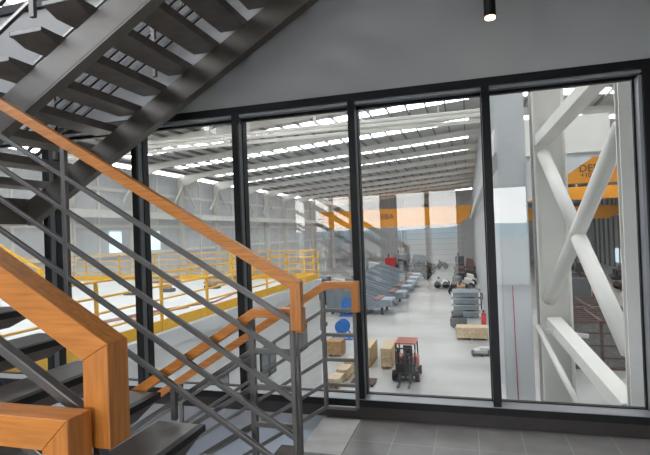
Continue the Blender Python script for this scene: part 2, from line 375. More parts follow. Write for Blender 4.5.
def balustrade_flat(y0, y1, xs_end, label, down, d=0.075, drop=0.25):
    e = thing('landing_balustrade', (-0.9, (y0 + y1) / 2, 0.0), label, 'railing')
    y = (y0 + y1) / 2; xe, xc = -0.865, -1.155
    if down:
        S = 0.61; zt = lambda x: 1.2 if x >= xc else 1.2 - S * (xc - x)
        wood_rail([(xs_end, zt(xs_end)), (xc, 1.2), (xe, 1.2), (xe, 1.2 - drop)], y0, y1, e, d)
        rail_bars(e, lambda d: [(xs_end + 0.03, zt(xs_end + 0.03) - d), (xc - 0.02, 1.2 - d), (xe - 0.055, 1.2 - d)], y, (0.24, 0.44, 0.645, 0.85, 1.04))
        post(e, xc - 0.02, y, 0.155, 1.13); post(e, xe - 0.045, y, 0.165 if y > 3 else 0.0, 1.1, 0.026)
        for px in (-2.55, -3.7): post(e, px, y, zt(px) - 1.2, zt(px) - 0.07)
    else:
        wood_rail([(xs_end, 1.2), (xe - 0.015, 1.2), (xe - 0.015, 0.95)], y0, y1, e)
        rail_bars(e, lambda d: [(xs_end, 1.2 - d), (xe - 0.07, 1.2 - d)], y, (0.24, 0.44, 0.645, 0.85, 1.04))
        for px in (-0.925, -2.6, -4.3): post(e, px, y, 0.0, 1.13)
balustrade_flat(3.868, 3.936, -3.9, 'brown wood handrail against the window, flat at the landing then falling left', True, 0.062)
balustrade_flat(2.475, 2.543, -3.9, 'wood handrail of the down flight, starting behind the end post of the rising one', True, 0.052, 0.13)
balustrade_flat(0.895, 0.970, -4.4, 'level orange oak guard rail at the lower left, nearest the camera', False)
def balustrade_B(y, label, wood=True):
    nz_ = lambda x: 2.73 + 0.165 / RUN * (x + 3.56)
    e = thing('stair_balustrade', (-3.4, y, 2.7), label, 'railing')
    if wood: wood_rail([(-4.4, nz_(-4.4) + 1.15), (-1.3, nz_(-1.3) + 1.15)], y - 0.034, y + 0.034, e)
    else: rail_bars(e, lambda d: [(-4.4, nz_(-4.4) + 1.15 - d), (-1.3, nz_(-1.3) + 1.15 - d)], y, (0.03,))
    rail_bars(e, lambda d: [(-4.4, nz_(-4.4) + 1.15 - d), (-1.3, nz_(-1.3) + 1.15 - d)], y, OFF if wood else [0.15 + 0.117 * q for q in range(8)], 'bar' if wood else 'nosing')  # wall-side bars get a near-black colour for their shaded side
    for x in (-4.0, -2.80, -1.55): MB().box(x - 0.02, x + 0.02, y - 0.015, y + 0.015, nz_(x) - 0.02, nz_(x) + 1.1).build('post', 'stair_steel', e)
balustrade_B(2.66, 'dark bars and post on the near side of the overhead flight, top left corner')
balustrade_B(4.02, 'bars coloured dark for shade, seen through the gaps between the treads of the overhead flight', False)
# spotlight hanging from the upper slab
sp = thing('spotlight', (0.22, 3.75, 3.72), 'black cylinder spotlight with warm glowing end hanging at the top right', 'lamp')
MB().tube((0.22, 3.75, 3.72), (0.22, 3.75, 3.13), 0.042, 24).build('housing', 'black', sp, 0.0, False)
MB().tube((0.22, 3.75, 3.129), (0.22, 3.75, 3.115), 0.036, 24).build('lens', 'lamp', sp)
sl = bpy.data.lights.new('spotlight_beam', 'SPOT'); sl.energy = 25; sl.color = (1, 0.75, 0.45); sl.spot_size = 0.9; sl.shadow_soft_size = 0.03
so = bpy.data.objects.new('spotlight_beam', sl); C.objects.link(so); so.location = (0.22, 3.75, 3.09); so.parent = None

# ------------------------------------------------------------------ factory hall shell
YE = 102.0
def roof_z(x): return 7.1 + 0.072 * (x + 26) if x <= 1.1 else 9.05 - 0.085 * (x - 1.1)
struct('wall_hall_left', MB().box(-26.5, -26.2, 4.6, YE, G, 7.4), 'steel_grey', 'grey cladding wall on the far left of the factory hall')
struct('wall_hall_right', MB().box(22.3, 22.6, 4.6, YE, G, 7.6), 'steel_grey', 'grey cladding wall of the right hand bay')
struct('wall_hall_end', MB().box(-26.5, 22.6, YE, YE + 0.3, G, 9.3), 'steel_grey', 'far end wall of the factory hall')
struct('wall_hall_front', MB().box(-26.5, -6.8, 4.4, 4.6, G, 7.6).box(1.95, 22.6, 4.4, 4.6, G, 9.3).box(-6.8, 1.95, 4.4, 4.6, 7.0, 9.3), 'steel_grey', 'hall wall beside the stair hall')
struct('ceiling_hall_left', MB().prism([(-26.5, roof_z(-26.5) + 0.62), (1.1, roof_z(1.1) + 0.62), (1.1, roof_z(1.1) + 0.72), (-26.5, roof_z(-26.5) + 0.72)], 4.4, YE + 0.3), 'roof', 'grey sheet roof of the main hall')
struct('ceiling_hall_right', MB().prism([(1.1, roof_z(1.1) + 0.62), (22.6, roof_z(22.6) + 0.62), (22.6, roof_z(22.6) + 0.72), (1.1, roof_z(1.1) + 0.72)], 4.4, YE + 0.3), 'roof', 'grey sheet roof of the right hand bay')
BAY = 6.8
RY = [13.6 + BAY * k for k in range(13)]
# rafters
for k, y in enumerate(RY):
    r = MB()
    def ibeam(xa, xb, h):
        za, zb = roof_z(xa), roof_z(xb)
        for dz, ww, hh_ in ((0, 0.26, 0.03), (h, 0.26, 0.03)): r.bar((xa, y, za + dz), (xb, y, zb + dz), ww, hh_, (0, 0, 1))
        r.bar((xa, y, za + h / 2), (xb, y, zb + h / 2), 0.03, h, (0, 0, 1))
    ibeam(-26.2, 1.1, 0.42)
    r.prism([(-26.2, roof_z(-26.2)), (-23.2, roof_z(-23.2)), (-26.2, roof_z(-26.2) - 0.75)], y - 0.1, y + 0.1)
    tag(r.build('roof_rafter', 'steel_white'), 'white steel roof rafter of the main hall, %s from the glazed wall' % ORD[k], 'rafter', 'main hall rafters')
for k, y in enumerate(RY[:9]):
    r = MB(); xa, xb = 1.1, 22.3
    for dz in (0, 0.42): r.bar((xa, y, roof_z(1.1) + dz), (xb, y, roof_z(xb) + dz), 0.26, 0.03)
    r.bar((xa, y, roof_z(1.1) + 0.21), (xb, y, roof_z(xb) + 0.21), 0.03, 0.42)
    r.prism([(1.2, roof_z(1.1)), (4.0, roof_z(4.0)), (1.2, roof_z(1.1) - 0.9)], y - 0.1, y + 0.1)
    tag(r.build('roof_rafter', 'steel_white'), 'white steel roof rafter of the right hand bay, %s from the glazed wall' % ORD[k], 'rafter', 'right bay rafters')
# purlins, all along the hall
npl = 23
for k in range(npl):
    x = -25.4 + k * 1.16
    tag(MB().bar((x, 9, roof_z(x) + 0.53), (x, YE, roof_z(x) + 0.53), 0.09, 0.19).build('roof_purlin', 'purlin'),
        'long grey purlin under the main roof, %s from the left wall' % ORD[k], 'purlin', 'main roof purlins')
for k in range(14):
    x = 2.4 + k * 1.4
    tag(MB().bar((x, 9, roof_z(x) + 0.53), (x, YE, roof_z(x) + 0.53), 0.09, 0.19).build('roof_purlin', 'purlin'),
        'long grey purlin under the right bay roof, %s from the columns' % ORD[k], 'purlin', 'right roof purlins')
# rooflights, one strip in every bay; the nearest added unseen to brighten the columns
for k in range(14):
    y0 = 3.8 + BAY * k + (2.0 if k == 0 else -0.6); xa, xb = -24.5, 0.4
    tag(MB().prism([(xa, roof_z(xa) + 0.60), (xb, roof_z(xb) + 0.60), (xb, roof_z(xb) + 0.615), (xa, roof_z(xa) + 0.615)], y0, y0 + 1.25).build('rooflight', 'skylight'),
        'bright rooflight strip across the main roof, %s from the glazed wall' % ORD[k], 'rooflight', 'main roof rooflights')
for k in range(10):
    y0 = 3.8 + BAY * k + (2.0 if k == 0 else -0.6); xa, xb = 3.0, 21.0
    tag(MB().prism([(xa, roof_z(xa) + 0.60), (xb, roof_z(xb) + 0.60), (xb, roof_z(xb) + 0.615), (xa, roof_z(xa) + 0.615)], y0, y0 + 1.25).build('rooflight', 'skylight'),
        'bright rooflight strip across the right bay roof, %s from the glazed wall' % ORD[k], 'rooflight', 'right roof rooflights')
# columns
def icol(x, y, z1, w, d, name, label, group=None, m='steel_white', web='y'):
    e = thing(name, (x, y, G), label, 'column', group)
    c = MB()
    if web == 'y':
        c.box(x - w/2, x + w/2, y - d/2, y - d/2 + 0.03, G + 0.03, z1).box(x - w/2, x + w/2, y + d/2 - 0.03, y + d/2, G + 0.03, z1)
        c.box(x - 0.015, x + 0.015, y - d/2 + 0.03, y + d/2 - 0.03, G + 0.03, z1)
    else:
        c.box(x - w/2, x - w/2 + 0.03, y - d/2, y + d/2, G + 0.03, z1).box(x + w/2 - 0.03, x + w/2, y - d/2, y + d/2, G + 0.03, z1)
        c.box(x - w/2 + 0.03, x + w/2 - 0.03, y - 0.015, y + 0.015, G + 0.03, z1)
    c.build('shaft', m, e); MB().box(x - w/2 - 0.1, x + w/2 + 0.1, y - d/2 - 0.1, y + d/2 + 0.1, G, G + 0.03).build('base_plate', m, e)
    return e
icol(1.765, 6.10, 8.9, 0.25, 0.16, 'steel_column', 'big white steel column just outside the right hand pane', m='steel_white')
icol(1.36, 9.0, 8.8, 0.50, 0.42, 'steel_column', 'white steel column carrying the crossed braces, left of centre in the right pane', m='steel_white', web='x')
c3 = icol(0.77, 9.0, 8.8, 0.44, 0.40, 'steel_column', 'white steel column with a thin red cable, beside the mullion', m='steel_grey')
MB().path([(0.70, 8.785, 0.6), (0.72, 8.785, -1.6), (0.735, 8.785, G + 0.1)], 0.008).build('red_cable', 'cable_red', c3)
for k in range(13):
    y = 16.5 + 6.8 * k
    icol(1.25, y, roof_z(1.1), 0.30, 0.5, 'steel_column', 'white column in the row between the two bays, %s behind the braced pair' % ORD[k], 'row of columns between the bays', 'steel_grey')
for k, y in enumerate(RY[2:]):
    e = icol(-25.95, y, roof_z(-26), 0.45, 0.4, 'steel_column', 'pale column along the far left cladding wall, %s from the glazed wall' % ORD[k], 'left wall columns', 'steel_white')
    if k in (1, 2, 3, 4, 5):
        kb = MB().bar((-25.6, y, roof_z(-26) - 0.3), (-25.6, y - 1.9, roof_z(-26) - 2.6), 0.14, 0.14).bar((-25.6, y, roof_z(-26) - 0.3), (-25.6, y + 1.9, roof_z(-26) - 2.6), 0.14, 0.14)
        kb.build('knee_brace', 'steel_white', e)
cb = thing('column_corbel', (2.4, 16.2, 2.9), 'pale plate corbel sticking out behind the braced column, high in the right pane', 'corbel')
MB().box(1.41, 4.15, 16.15, 16.4, 3.78, 4.85).build('plate', 'steel_white', cb)
MB().prism([(1.41, 3.76), (3.95, 3.76), (1.41, 2.05)], 16.2, 16.36).build('haunch', 'steel_grey', cb)
MB().box(1.41, 4.15, 16.05, 16.5, 3.72, 3.78).build('flange', 'steel_white', cb)
# bracing between the two near columns
def brace(p, q, w, h, label, r=None, m='steel_white'):
    mb = MB()
    if r: mb.tube(p, q, r, 16)
    else: mb.bar(p, q, w, h, (1, 0, 0))
    return tag(mb.build('cross_brace', m, None, 0, bool(r)), label, 'brace')
xb = thing('cross_brace', (1.45, 7.5, 0.0), 'crossed pair of fat white tubular braces between the two columns of the right pane', 'brace')
MB().tube((1.74, 6.28, 2.70), (1.255, 8.77, 0.36), 0.105, 18).build('brace_tube', 'steel_white', xb, 0, True)
MB().tube((1.72, 6.28, 0.13), (1.49, 7.53, 1.40), 0.105, 18).build('brace_tube', 'steel_white', xb, 0, True)
MB().tube((1.49, 7.53, 1.46), (1.255, 8.77, 2.78), 0.095, 18).build('brace_tube', 'steel_white', xb, 0, True)
fb = brace((1.70, 6.24, -0.52), (1.31, 8.76, 0.0), 0.18, 0.22, 'white beam falling from the left column to the foot of the right pane')
brace((1.66, 6.60, 3.42), (1.24, 8.76, 3.00), 0.18, 0.22, 'white beam rising from the left column to the top of the right pane')
brace((1.24, 6.5, -0.66), (1.055, 8.70, -0.06), 0, 0, 'thin pinkish white pipe falling to the right in front of the braced column', 0.04, 'steel_white')
MB().bar((1.15, 8.52, -0.10), (1.72, 8.30, -0.12), 0.05, 0.06).build('bracket', 'steel_grey', fb)
# crane runways, pipes
tag(MB().bar((-25.4, 14, 3.61), (-25.4, YE, 3.61), 0.3, 0.55).build('crane_runway', 'steel_white'), 'pale crane runway beam along the far left wall', 'beam')
tag(MB().bar((0.80, 12, 3.61), (0.80, YE, 3.61), 0.25, 0.55).build('crane_runway', 'steel_grey'), 'grey crane runway beam beside the row of columns', 'beam')
for k, (dz, dy) in enumerate(((0, 0), (0.22, 0.15), (-0.2, 0.3))):
    pm = MB().tube((-25.5, 22.3 + dy, 6.5 + dz), (1.0, 22.3 + dy, 6.5 + dz), 0.09, 10)
    for q in range(9):
        hx = -25.4 + 1.16 * (1 + 2.5 * q // 1); pm.bar((hx, 22.3 + dy, 6.5 + dz), (hx, 22.3 + dy, roof_z(hx) + 0.50), 0.03, 0.03)
    tag(pm.build('overhead_pipe', 'steel_white'),
        '%s of three white pipes crossing under the roof' % ('middle', 'upper', 'lower')[k], 'pipe', 'pipes under the roof')
tag(MB().bar((21.9, 14, 2.96), (21.9, YE, 2.96), 0.25, 0.55).build('crane_runway', 'steel_grey'), 'grey crane runway beam along the right bay wall', 'beam')
# end wall doors and details
for k, (xa, xb, nm) in enumerate(((-12.1, -7.2, 'left'), (-7.0, -1.2, 'right'))):
    d = thing('door_%d' % (k + 1), ((xa + xb) / 2, YE - 0.2, G), '%s pale slatted hall door in the far end wall' % nm, 'door', None, 'structure')
    MB().box(xa, xb, YE - 0.14, YE - 0.02, G, 8.0).build('door_leaf', 'white_paint', d)  # opaque white leaf, paler than the wall around it
    fr = MB()
    for q in range(12): fr.box(xa, xb, YE - 0.17, YE - 0.14, G + 0.6 + q * 1.1, G + 0.72 + q * 1.1)
    fr.build('slats', 'steel_grey', d)
rb = MB()
for q in range(16): rb.box(-25.5 + q * 0.85, -25.25 + q * 0.85, YE - 0.15, YE, G, 8.4)
tag(rb.build('trim_2', 'steel_grey'), 'vertical ribs of the far end wall', 'trim', None, 'structure')
rb = MB()
for q in range(28): rb.box(22.12, 22.3, 20 + q * 2.9, 20.5 + q * 2.9, G, 7.3)
tag(rb.build('trim_3', 'rib_grey'), 'dark vertical ribs of the right bay wall', 'trim', None, 'structure')
rb = MB()
for q in range(12): rb.box(3.0 + q * 1.6, 3.4 + q * 1.6, YE - 0.2, YE, G, 8.0)
tag(rb.build('trim_4', 'rib_grey'), 'dark ribs of the right bay end wall', 'trim', None, 'structure')
rb = MB()
for q in range(24): rb.box(-26.2, -26.12, 12 + q * 3.6, 12.2 + q * 3.6, G, 7.1)
for z in (0.4, 2.6, 5.4): rb.box(-26.2, -26.05, 9, YE, z, z + 0.25)
tag(rb.build('trim_5', 'steel_white'), 'girts of the far left cladding wall', 'trim', None, 'structure')
for q in range(6):
    e = thing('window_%d' % (6 + q), (22.2, 34 + q * 10, G + 0.6), 'low bright window in the right bay wall', 'window', None, 'structure')
    MB().box(22.2, 22.3, 31.5 + q * 10, 36.5 + q * 10, G + 0.8, G + 3.0).build('glass_pane', 'daylit', e)
for q, y in enumerate((31.2, 35.0)):
    e = thing('window_%d' % (13 + q), (-26.15, y, 0.4), 'bright window in the far left cladding wall', 'window', None, 'structure')
    MB().box(-26.2, -26.04, y, y + (1.2 if q == 0 else 2.4), 0.7, 2.3).build('glass_pane', 'daylit', e)
for x in (-12.9, -12.4):
    tag(MB().tube((x, YE - 0.6, G), (x, YE - 0.6, 7.9), 0.16, 8).build('riser_pipe', 'steel_white'), 'white vertical pipe on the end wall, %s of the pair' % ('left' if x < -12.6 else 'right'), 'pipe')

# overhead cranes
def text_part(body, size, loc, rot, parent, name='lettering'):
    cu = bpy.data.curves.new(name, 'FONT'); cu.body = body; cu.size = size; cu.extrude = 0.01; cu.align_x = 'CENTER'; cu.align_y = 'CENTER'
    tmp = bpy.data.objects.new(name, cu); C.objects.link(tmp)
    dg = bpy.context.evaluated_depsgraph_get(); me = bpy.data.meshes.new_from_object(tmp.evaluated_get(dg))
    bpy.data.objects.remove(tmp); me.materials.clear(); me.materials.append(M['ink'])
    o = bpy.data.objects.new(name, me); C.objects.link(o); o.parent = parent
    off = Vector((0, 0, 0)); p = parent
    while p is not None: off += p.location; p = p.parent
    o.location = Vector(loc) - off; o.rotation_euler = rot
    return o
def crane(xa, xb, y, z0, z1, label, text=None, tx=0, ts=1.0, taper=0.45, hang=False):
    e = thing('overhead_crane', ((xa + xb) / 2, y, z0), label, 'crane', None)
    h = z1 - z0
    MB().prism([(xa, z1), (xb, z1), (xb, z1 - h * taper), (xb - 2.2, z0), (xa + 2.2, z0), (xa, z1 - h * taper)][:: 1] if taper < 1 else [(xa, z1), (xb, z1), (xb, z0), (xa, z0)], y - 0.35, y + 0.35).build('girder', 'orange', e)
    MB().prism([(xa + 0.6, z1), (xb - 0.6, z1), (xb - 0.6, z1 - h * taper), (xb - 2.2, z0 + 0.2), (xa + 2.2, z0 + 0.2), (xa + 0.6, z1 - h * taper)], y + 1.6, y + 2.2).build('rear_girder', 'orange', e)
    for x in (xa + 0.2, xb - 0.2) if not hang else (): MB().box(x - 0.2, x + 0.2, y - 1.2, y + 3.2, z1 - h * taper - 0.1, z1 - h * taper + 0.35).build('end_carriage', 'charcoal', e)
    xm = xa + (xb - xa) * 0.7
    t = MB().box(xm - 0.6, xm + 0.6, y + 0.5, y + 1.5, z1 - 0.1, z1 + 0.6).build('trolley', 'charcoal', e)
    MB().tube((xm, y + 1, z1), (xm, y + 1, z0 - 0.8), 0.05, 6).build('hoist_rope', 'charcoal', t)
    if hang:
        hg = MB()
        for x in (xa + 1.0, (xa + xb) / 2, xb - 1.0): hg.bar((x, y - 0.1, z1), (x, y - 0.1, roof_z(x) + 0.5), 0.12, 0.12)
        hg.build('hanger', 'steel_white', e)
    if text:
        for i, (s, f) in enumerate(text): text_part(s, ts * f, (tx, y - 0.37, z0 + h * (0.56 - 0.26 * i)), (math.radians(90), 0, 0), e)
    return e
crane(-25.5, 1.0, 85, 2.3, 5.4, 'long orange overhead crane spanning the main hall before the end wall', [('O DEBA', 1.0)], -14.4, 1.3)
crane(6.0, 22.0, 45, 4.95, 7.05, 'orange overhead crane with dark lettering, nearest in the right bay', [('DEBA', 1.0), ('+10 10 1', 0.62)], 10.1, 0.85, taper=1.0, hang=True)
crane(1.65, 22.0, 60, 4.3, 5.7, 'orange overhead crane behind the lettered one in the right bay', hang=True)
crane(1.65, 22.0, 80, 2.3, 4.2, 'lowest and farthest orange overhead crane in the right bay')
# yellow lattice beam seen through the upper window
e = thing('lattice_girder', (-10, 9.0, 6.2), 'yellow lattice girder seen through the upper window in the top left corner', 'girder')
for z in (6.2, 7.0): MB().box(-18, -5.5, 8.9, 9.05, z, z + 0.12).build('chord', 'yellow', e)
lt = MB()
for q in range(12):
    x = -17.5 + q; lt.bar((x, 8.97, 6.3), (x + 0.5, 8.97, 7.0), 0.07, 0.07).bar((x + 0.5, 8.97, 7.0), (x + 1, 8.97, 6.3), 0.07, 0.07)
lt.build('lattice', 'yellow', e)

# ------------------------------------------------------------------ office block with the yellow railings
ob = thing('office_block', (-16, 12, G), 'white flat roofed block inside the hall, left of the aisle', 'building')
MB().box(-25.9, -6.05, 4.7, 19.6, G, -0.62).build('wall', 'concrete_white', ob)
MB().box(-25.9, -5.95, 4.7, 19.7, -0.62, -0.30).build('parapet', 'steel_grey', ob)
MB().box(-25.8, -6.1, 4.75, 19.5, -0.30, -0.26).build('roof_deck', 'concrete_white', ob)
for y in (16.6, 13.4, 10.2):
    f = MB().box(-6.06, -6.02, y, y + 1.2, -2.75, -1.85).build('window', 'black', ob)
    MB().box(-6.03, -6.01, y + 0.08, y + 0.56, -2.68, -1.92).box(-6.03, -6.01, y + 0.64, y + 1.12, -2.68, -1.92).build('pane', 'winglass', f)
def guard(p, q, n, label, toe=0.22, zb=-0.26, nr=4):
    p, q = Vector(p), Vector(q)
    e = thing('guard_railing', (p.x, p.y, zb), label, 'railing')
    for i in range(n + 1):
        c = p.lerp(q, i / n); MB().box(c.x - 0.025, c.x + 0.025, c.y - 0.025, c.y + 0.025, zb, zb + 1.2).build('post', 'yellow', e)
    for k in range(nr):
        z = zb + 1.18 - k * 0.27; MB().tube((p.x, p.y, z), (q.x, q.y, z), 0.022, 8).build('rail', 'yellow', e)
    MB().bar((p.x, p.y, zb + toe / 2), (q.x, q.y, zb + toe / 2), 0.03, toe).build('toe_board', 'yellow', e)
guard((-6.02, 5.0, 0), (-6.02, 19.5, 0), 8, 'yellow railing with kick board along the aisle edge of the white block')
guard((-6.2, 19.45, 0), (-25.4, 19.45, 0), 10, 'yellow railing along the far edge of the white block')
guard((-8.8, 17.2, 0), (-8.8, 19.2, 0), 1, 'short yellow railing inside the far corner of the white block', 0.1)
tag(MB().path([(-7.2, 6.5, -0.235), (-8.2, 8.4, -0.235), (-7.9, 10.5, -0.235), (-7.0, 12.5, -0.235), (-7.4, 15, -0.235)], 0.025).path([(-7.5, 6.8, -0.235), (-8.0, 9.2, -0.235), (-7.2, 11.5, -0.235)], 0.02).build('roof_hose', 'pink_cable'),
    'dull pink hose lying on the white block roof', 'hose')
for k, (x, y, s) in enumerate(((-11, 14.2, 0.3), (-10.2, 15.0, 0.22), (-9.0, 16.0, 0.26))):
    e = thing('roof_bracket', (x, y, -0.26), 'dark fixing block on the white roof, %s from the left' % ORD[k], 'block', 'blocks on the white roof')
    MB().box(x - s, x + s, y - 0.15, y + 0.15, -0.26, -0.14).build('base', 'charcoal', e); MB().box(x - s * 0.5, x + s * 0.5, y - 0.1, y + 0.1, -0.14, -0.05).build('cap', 'timber_dark', e)
for k, (x, y) in enumerate(((-9.6, 17.9), (-12.6, 18.2))):
    e = thing('stacked_boards', (x, y, -0.26), 'low stack of pale boards on the white roof by the rear railing, %s' % ('nearer the corner' if k == 0 else 'farther left'), 'boards', 'boards on the white roof')
    for q in range(4): MB().box(x - 0.7 + 0.04 * q, x + 0.7 - 0.03 * q, y - 0.3, y + 0.3, -0.26 + q * 0.09, -0.19 + q * 0.09).build('board', 'timber' if q % 2 else 'timber_dark', e)
b = thing('teal_bin', (-14.2, 17.6, -0.26), 'small teal bin behind the yellow railing at the left', 'bin')
MB().tube((-14.2, 17.6, -0.26), (-14.2, 17.6, -0.02), 0.13, 12, 0.15).build('body', 'teal', b); MB().tube((-14.2, 17.6, -0.02), (-14.2, 17.6, 0.02), 0.165, 12).build('lid', 'teal', b)
sr = thing('access_stair', (-20, 15.2, -0.26), 'yellow sloping stair rail at the far left behind the posts', 'stairs')
for z in (0, 0.45): MB().bar((-21.5, 15.2, 2.9 + z), (-16.0, 15.2, 0.1 + z), 0.07, 0.10).build('rail', 'yellow', sr)
MB().box(-16.1, -15.95, 15.1, 15.3, -0.26, 0.62).build('post', 'yellow', sr); MB().box(-21.6, -21.4, 15.1, 15.3, -0.26, 3.4).build('post', 'yellow', sr)
MB().bar((-21.5, 15.7, 2.4), (-16.0, 15.7, -0.2), 0.9, 0.12, (0, 0, 1)).build('stringer', 'steel_grey', sr)

# ------------------------------------------------------------------ things on the hall floor
def crate(x0, x1, y0, y1, h, label, m='timber', group=None, z=G):
    e = thing('timber_crate', ((x0 + x1) / 2, (y0 + y1) / 2, z), label, 'crate', group)
    MB().box(x0 + 0.03, x1 - 0.03, y0 + 0.03, y1 - 0.03, z + 0.12, z + h - 0.02).build('panel', m, e)
    b = MB()
    for yy in (y0, y1 - 0.03):
        n = max(2, round((x1 - x0) / 0.35))
        for i in range(n + 1):
            x = x0 + (x1 - x0 - 0.08) * i / n; b.box(x, x + 0.08, yy, yy + 0.03, z + 0.12, z + h)
        for zz in (z + 0.12, z + h / 2, z + h - 0.1): b.box(x0, x1, yy - 0.012, yy + 0.03, zz, zz + 0.1)
    for xx in (x0, x1 - 0.03):
        n = max(2, round((y1 - y0) / 0.45))
        for i in range(n + 1):
            y = y0 + (y1 - y0 - 0.08) * i / n; b.box(xx, xx + 0.03, y, y + 0.08, z + 0.12, z + h)
    b.build('batten', m, e)
    l = MB(); n = max(3, round((y1 - y0) / 0.28))
    for i in range(n): yy = y0 + (y1 - y0) * i / n; l.box(x0, x1, yy, yy + (y1 - y0) / n * 0.82, z + h - 0.02, z + h + 0.01)
    l.build('lid', m, e)
    s = MB()
    for xx in (x0 + 0.02, (x0 + x1) / 2 - 0.05, x1 - 0.12): s.box(xx, xx + 0.1, y0, y1, z, z + 0.12)
    s.build('skid', 'timber_dark', e)
    return e
crate(-5.58, -5.02, 24.77, 26.9, 1.02, 'tall narrow timber crate by the mullion, second left of the forklift')
crate(-4.47, -3.92, 24.72, 26.9, 1.02, 'tall narrow timber crate right beside the forklift')
crate(-0.90, 0.98, 31.85, 32.9, 0.78, 'long low timber crate in front of the blue steel stack')
crate(-7.95, -7.05, 26.7, 27.7, 0.85, 'brown timber crate seen through the end of the window balustrade', 'timber_dark')
for k in range(3):
    crate(-6.3 + k * 0.10 , -5.75 + k * 0.1, 21.2 + k * 1.2, 22.2 + k * 1.2, 0.45 + 0.08 * k, 'pale timber case near the white block corner, %s from the window' % ORD[k], 'timber', 'pale cases near the block')
# pallet near the forklift's left
def pallet(x, y, label, m='timber_dark', top=None):
    e = thing('pallet', (x, y, G), label, 'pallet')
    b = MB()
    for dx in (-0.5, -0.05, 0.4): b.box(x + dx, x + dx + 0.1, y - 0.5, y + 0.5, G, G + 0.1)
    b.build('bearer', m, e); d = MB()
    for i in range(6): d.box(x - 0.55, x + 0.55, y - 0.5 + i * 0.17, y - 0.38 + i * 0.17, G + 0.1, G + 0.13)
    d.build('deck', m, e)
    if top:
        t = MB().box(x - 0.4, x + 0.3, y - 0.3, y + 0.3, G + 0.13, G + 0.3).box(x - 0.1, x + 0.45, y - 0.2, y + 0.2, G + 0.3, G + 0.42)
        t.build('load', top, e)
pallet(-4.85, 22.2, 'dark low pallet at the foot of the pane, left of the forklift', 'rust')
pallet(0.52, 28.3, 'small pallet of grey parts by the right mullion', 'charcoal', 'steel_grey')
# forklift
fk = thing('forklift', (-2.95, 23.2, G), 'red and black forklift with overhead guard facing the window in the aisle', 'forklift')
def FB(x0, x1, y0, y1, z0, z1): return MB().box(-2.95 + x0, -2.95 + x1, 23.2 + y0, 23.2 + y1, G + z0, G + z1)
b = FB(-0.49, 0.49, -0.15, 1.25, 0.28, 0.95); b.build('body', 'dark', fk, 0.06)
b = FB(-0.55, 0.55, 1.15, 1.75, 0.25, 1.15); b.build('counterweight', 'fork_red', fk, 0.10)
FB(-0.55, 0.55, 0.45, 1.3, 0.85, 1.25).build('engine_cover', 'fork_red', fk, 0.05)
s = FB(-0.25, 0.25, 0.45, 0.95, 1.25, 1.35); s.box(-3.2, -2.7, 24.08, 24.18, G + 1.32, G + 1.80); s.build('seat', 'dark', fk, 0.03)
g = MB()
for sx_ in (-0.5, 0.5):
    g.bar((-2.95 + sx_, 23.0, G + 0.85), (-2.95 + sx_, 23.2, G + 2.12), 0.07, 0.07).bar((-2.95 + sx_, 24.6, G + 1.1), (-2.95 + sx_, 24.4, G + 2.12), 0.07, 0.07)
g.build('guard_posts', 'dark', fk)
r = MB().box(-3.5, -2.4, 23.1, 23.2, G + 2.1, G + 2.2).box(-3.5, -2.4, 24.4, 24.5, G + 2.1, G + 2.2).box(-3.5, -3.42, 23.2, 24.4, G + 2.1, G + 2.2).box(-2.48, -2.4, 23.2, 24.4, G + 2.1, G + 2.2)
for q in range(6): r.box(-3.42, -2.48, 23.28 + q * 0.19, 23.38 + q * 0.19, G + 2.13, G + 2.18)
r.build('overhead_guard', 'fork_red', fk)
m = MB()
for sx_ in (-0.40, 0.28): m.box(-2.95 + sx_, -2.95 + sx_ + 0.12, 22.74, 22.9, G + 0.1, G + 1.98)
for z in (0.5, 1.25, 1.9): m.box(-3.35, -2.55, 22.78, 22.86, G + z, G + z + 0.08)
ms = m.build('mast', 'dark', fk)
MB().tube((-2.95, 22.82, G + 0.2), (-2.95, 22.82, G + 1.8), 0.05, 10).build('lift_cylinder', 'charcoal', ms)
c = MB().box(-3.45, -2.45, 22.66, 22.73, G + 0.16, G + 0.26).box(-3.45, -2.45, 22.66, 22.73, G + 0.5, G + 0.6)
for q in range(9): c.box(-3.44 + q * 0.118, -3.37 + q * 0.118, 22.67, 22.72, G + 0.6, G + 1.05)
c.box(-3.45, -2.45, 22.66, 22.73, G + 1.05, G + 1.1); c.build('carriage', 'dark', fk)
for sx_ in (-0.33, 0.22):
    MB().box(-2.95 + sx_, -2.95 + sx_ + 0.11, 21.7, 22.66, G + 0.05, G + 0.09).box(-2.95 + sx_, -2.95 + sx_ + 0.11, 22.6, 22.66, G + 0.09, G + 0.6).build('fork', 'charcoal', fk)
for sx_, yy, rr in ((-0.70, 23.05, 0.31), (0.50, 23.05, 0.31), (-0.68, 24.55, 0.25), (0.48, 24.55, 0.25)):
    wv = MB().tube((-2.95 + sx_, yy, G + rr), (-2.95 + sx_ + 0.2, yy, G + rr), rr, 18).build('wheel', 'rubber', fk)
    MB().tube((-2.95 + sx_ - 0.012, yy, G + rr), (-2.95 + sx_ + 0.212, yy, G + rr), rr * 0.5, 12).build('hub', 'fork_red', wv)
FB(-0.18, 0.18, -0.1, -0.02, 0.95, 1.3).build('dashboard', 'dark', fk)
MB().tube((-2.95, 23.15, G + 1.3), (-2.95, 23.3, G + 1.36), 0.17, 14).build('steering_wheel', 'dark', fk)
for sx_ in (-0.47, 0.41): FB(sx_, sx_ + 0.1, -0.32, -0.26, 1.75, 1.86).build('head_lamp', 'steel_white', fk)
fk.scale = (0.88, 0.88, 0.80); fk.location = (-2.98, 23.0, G)
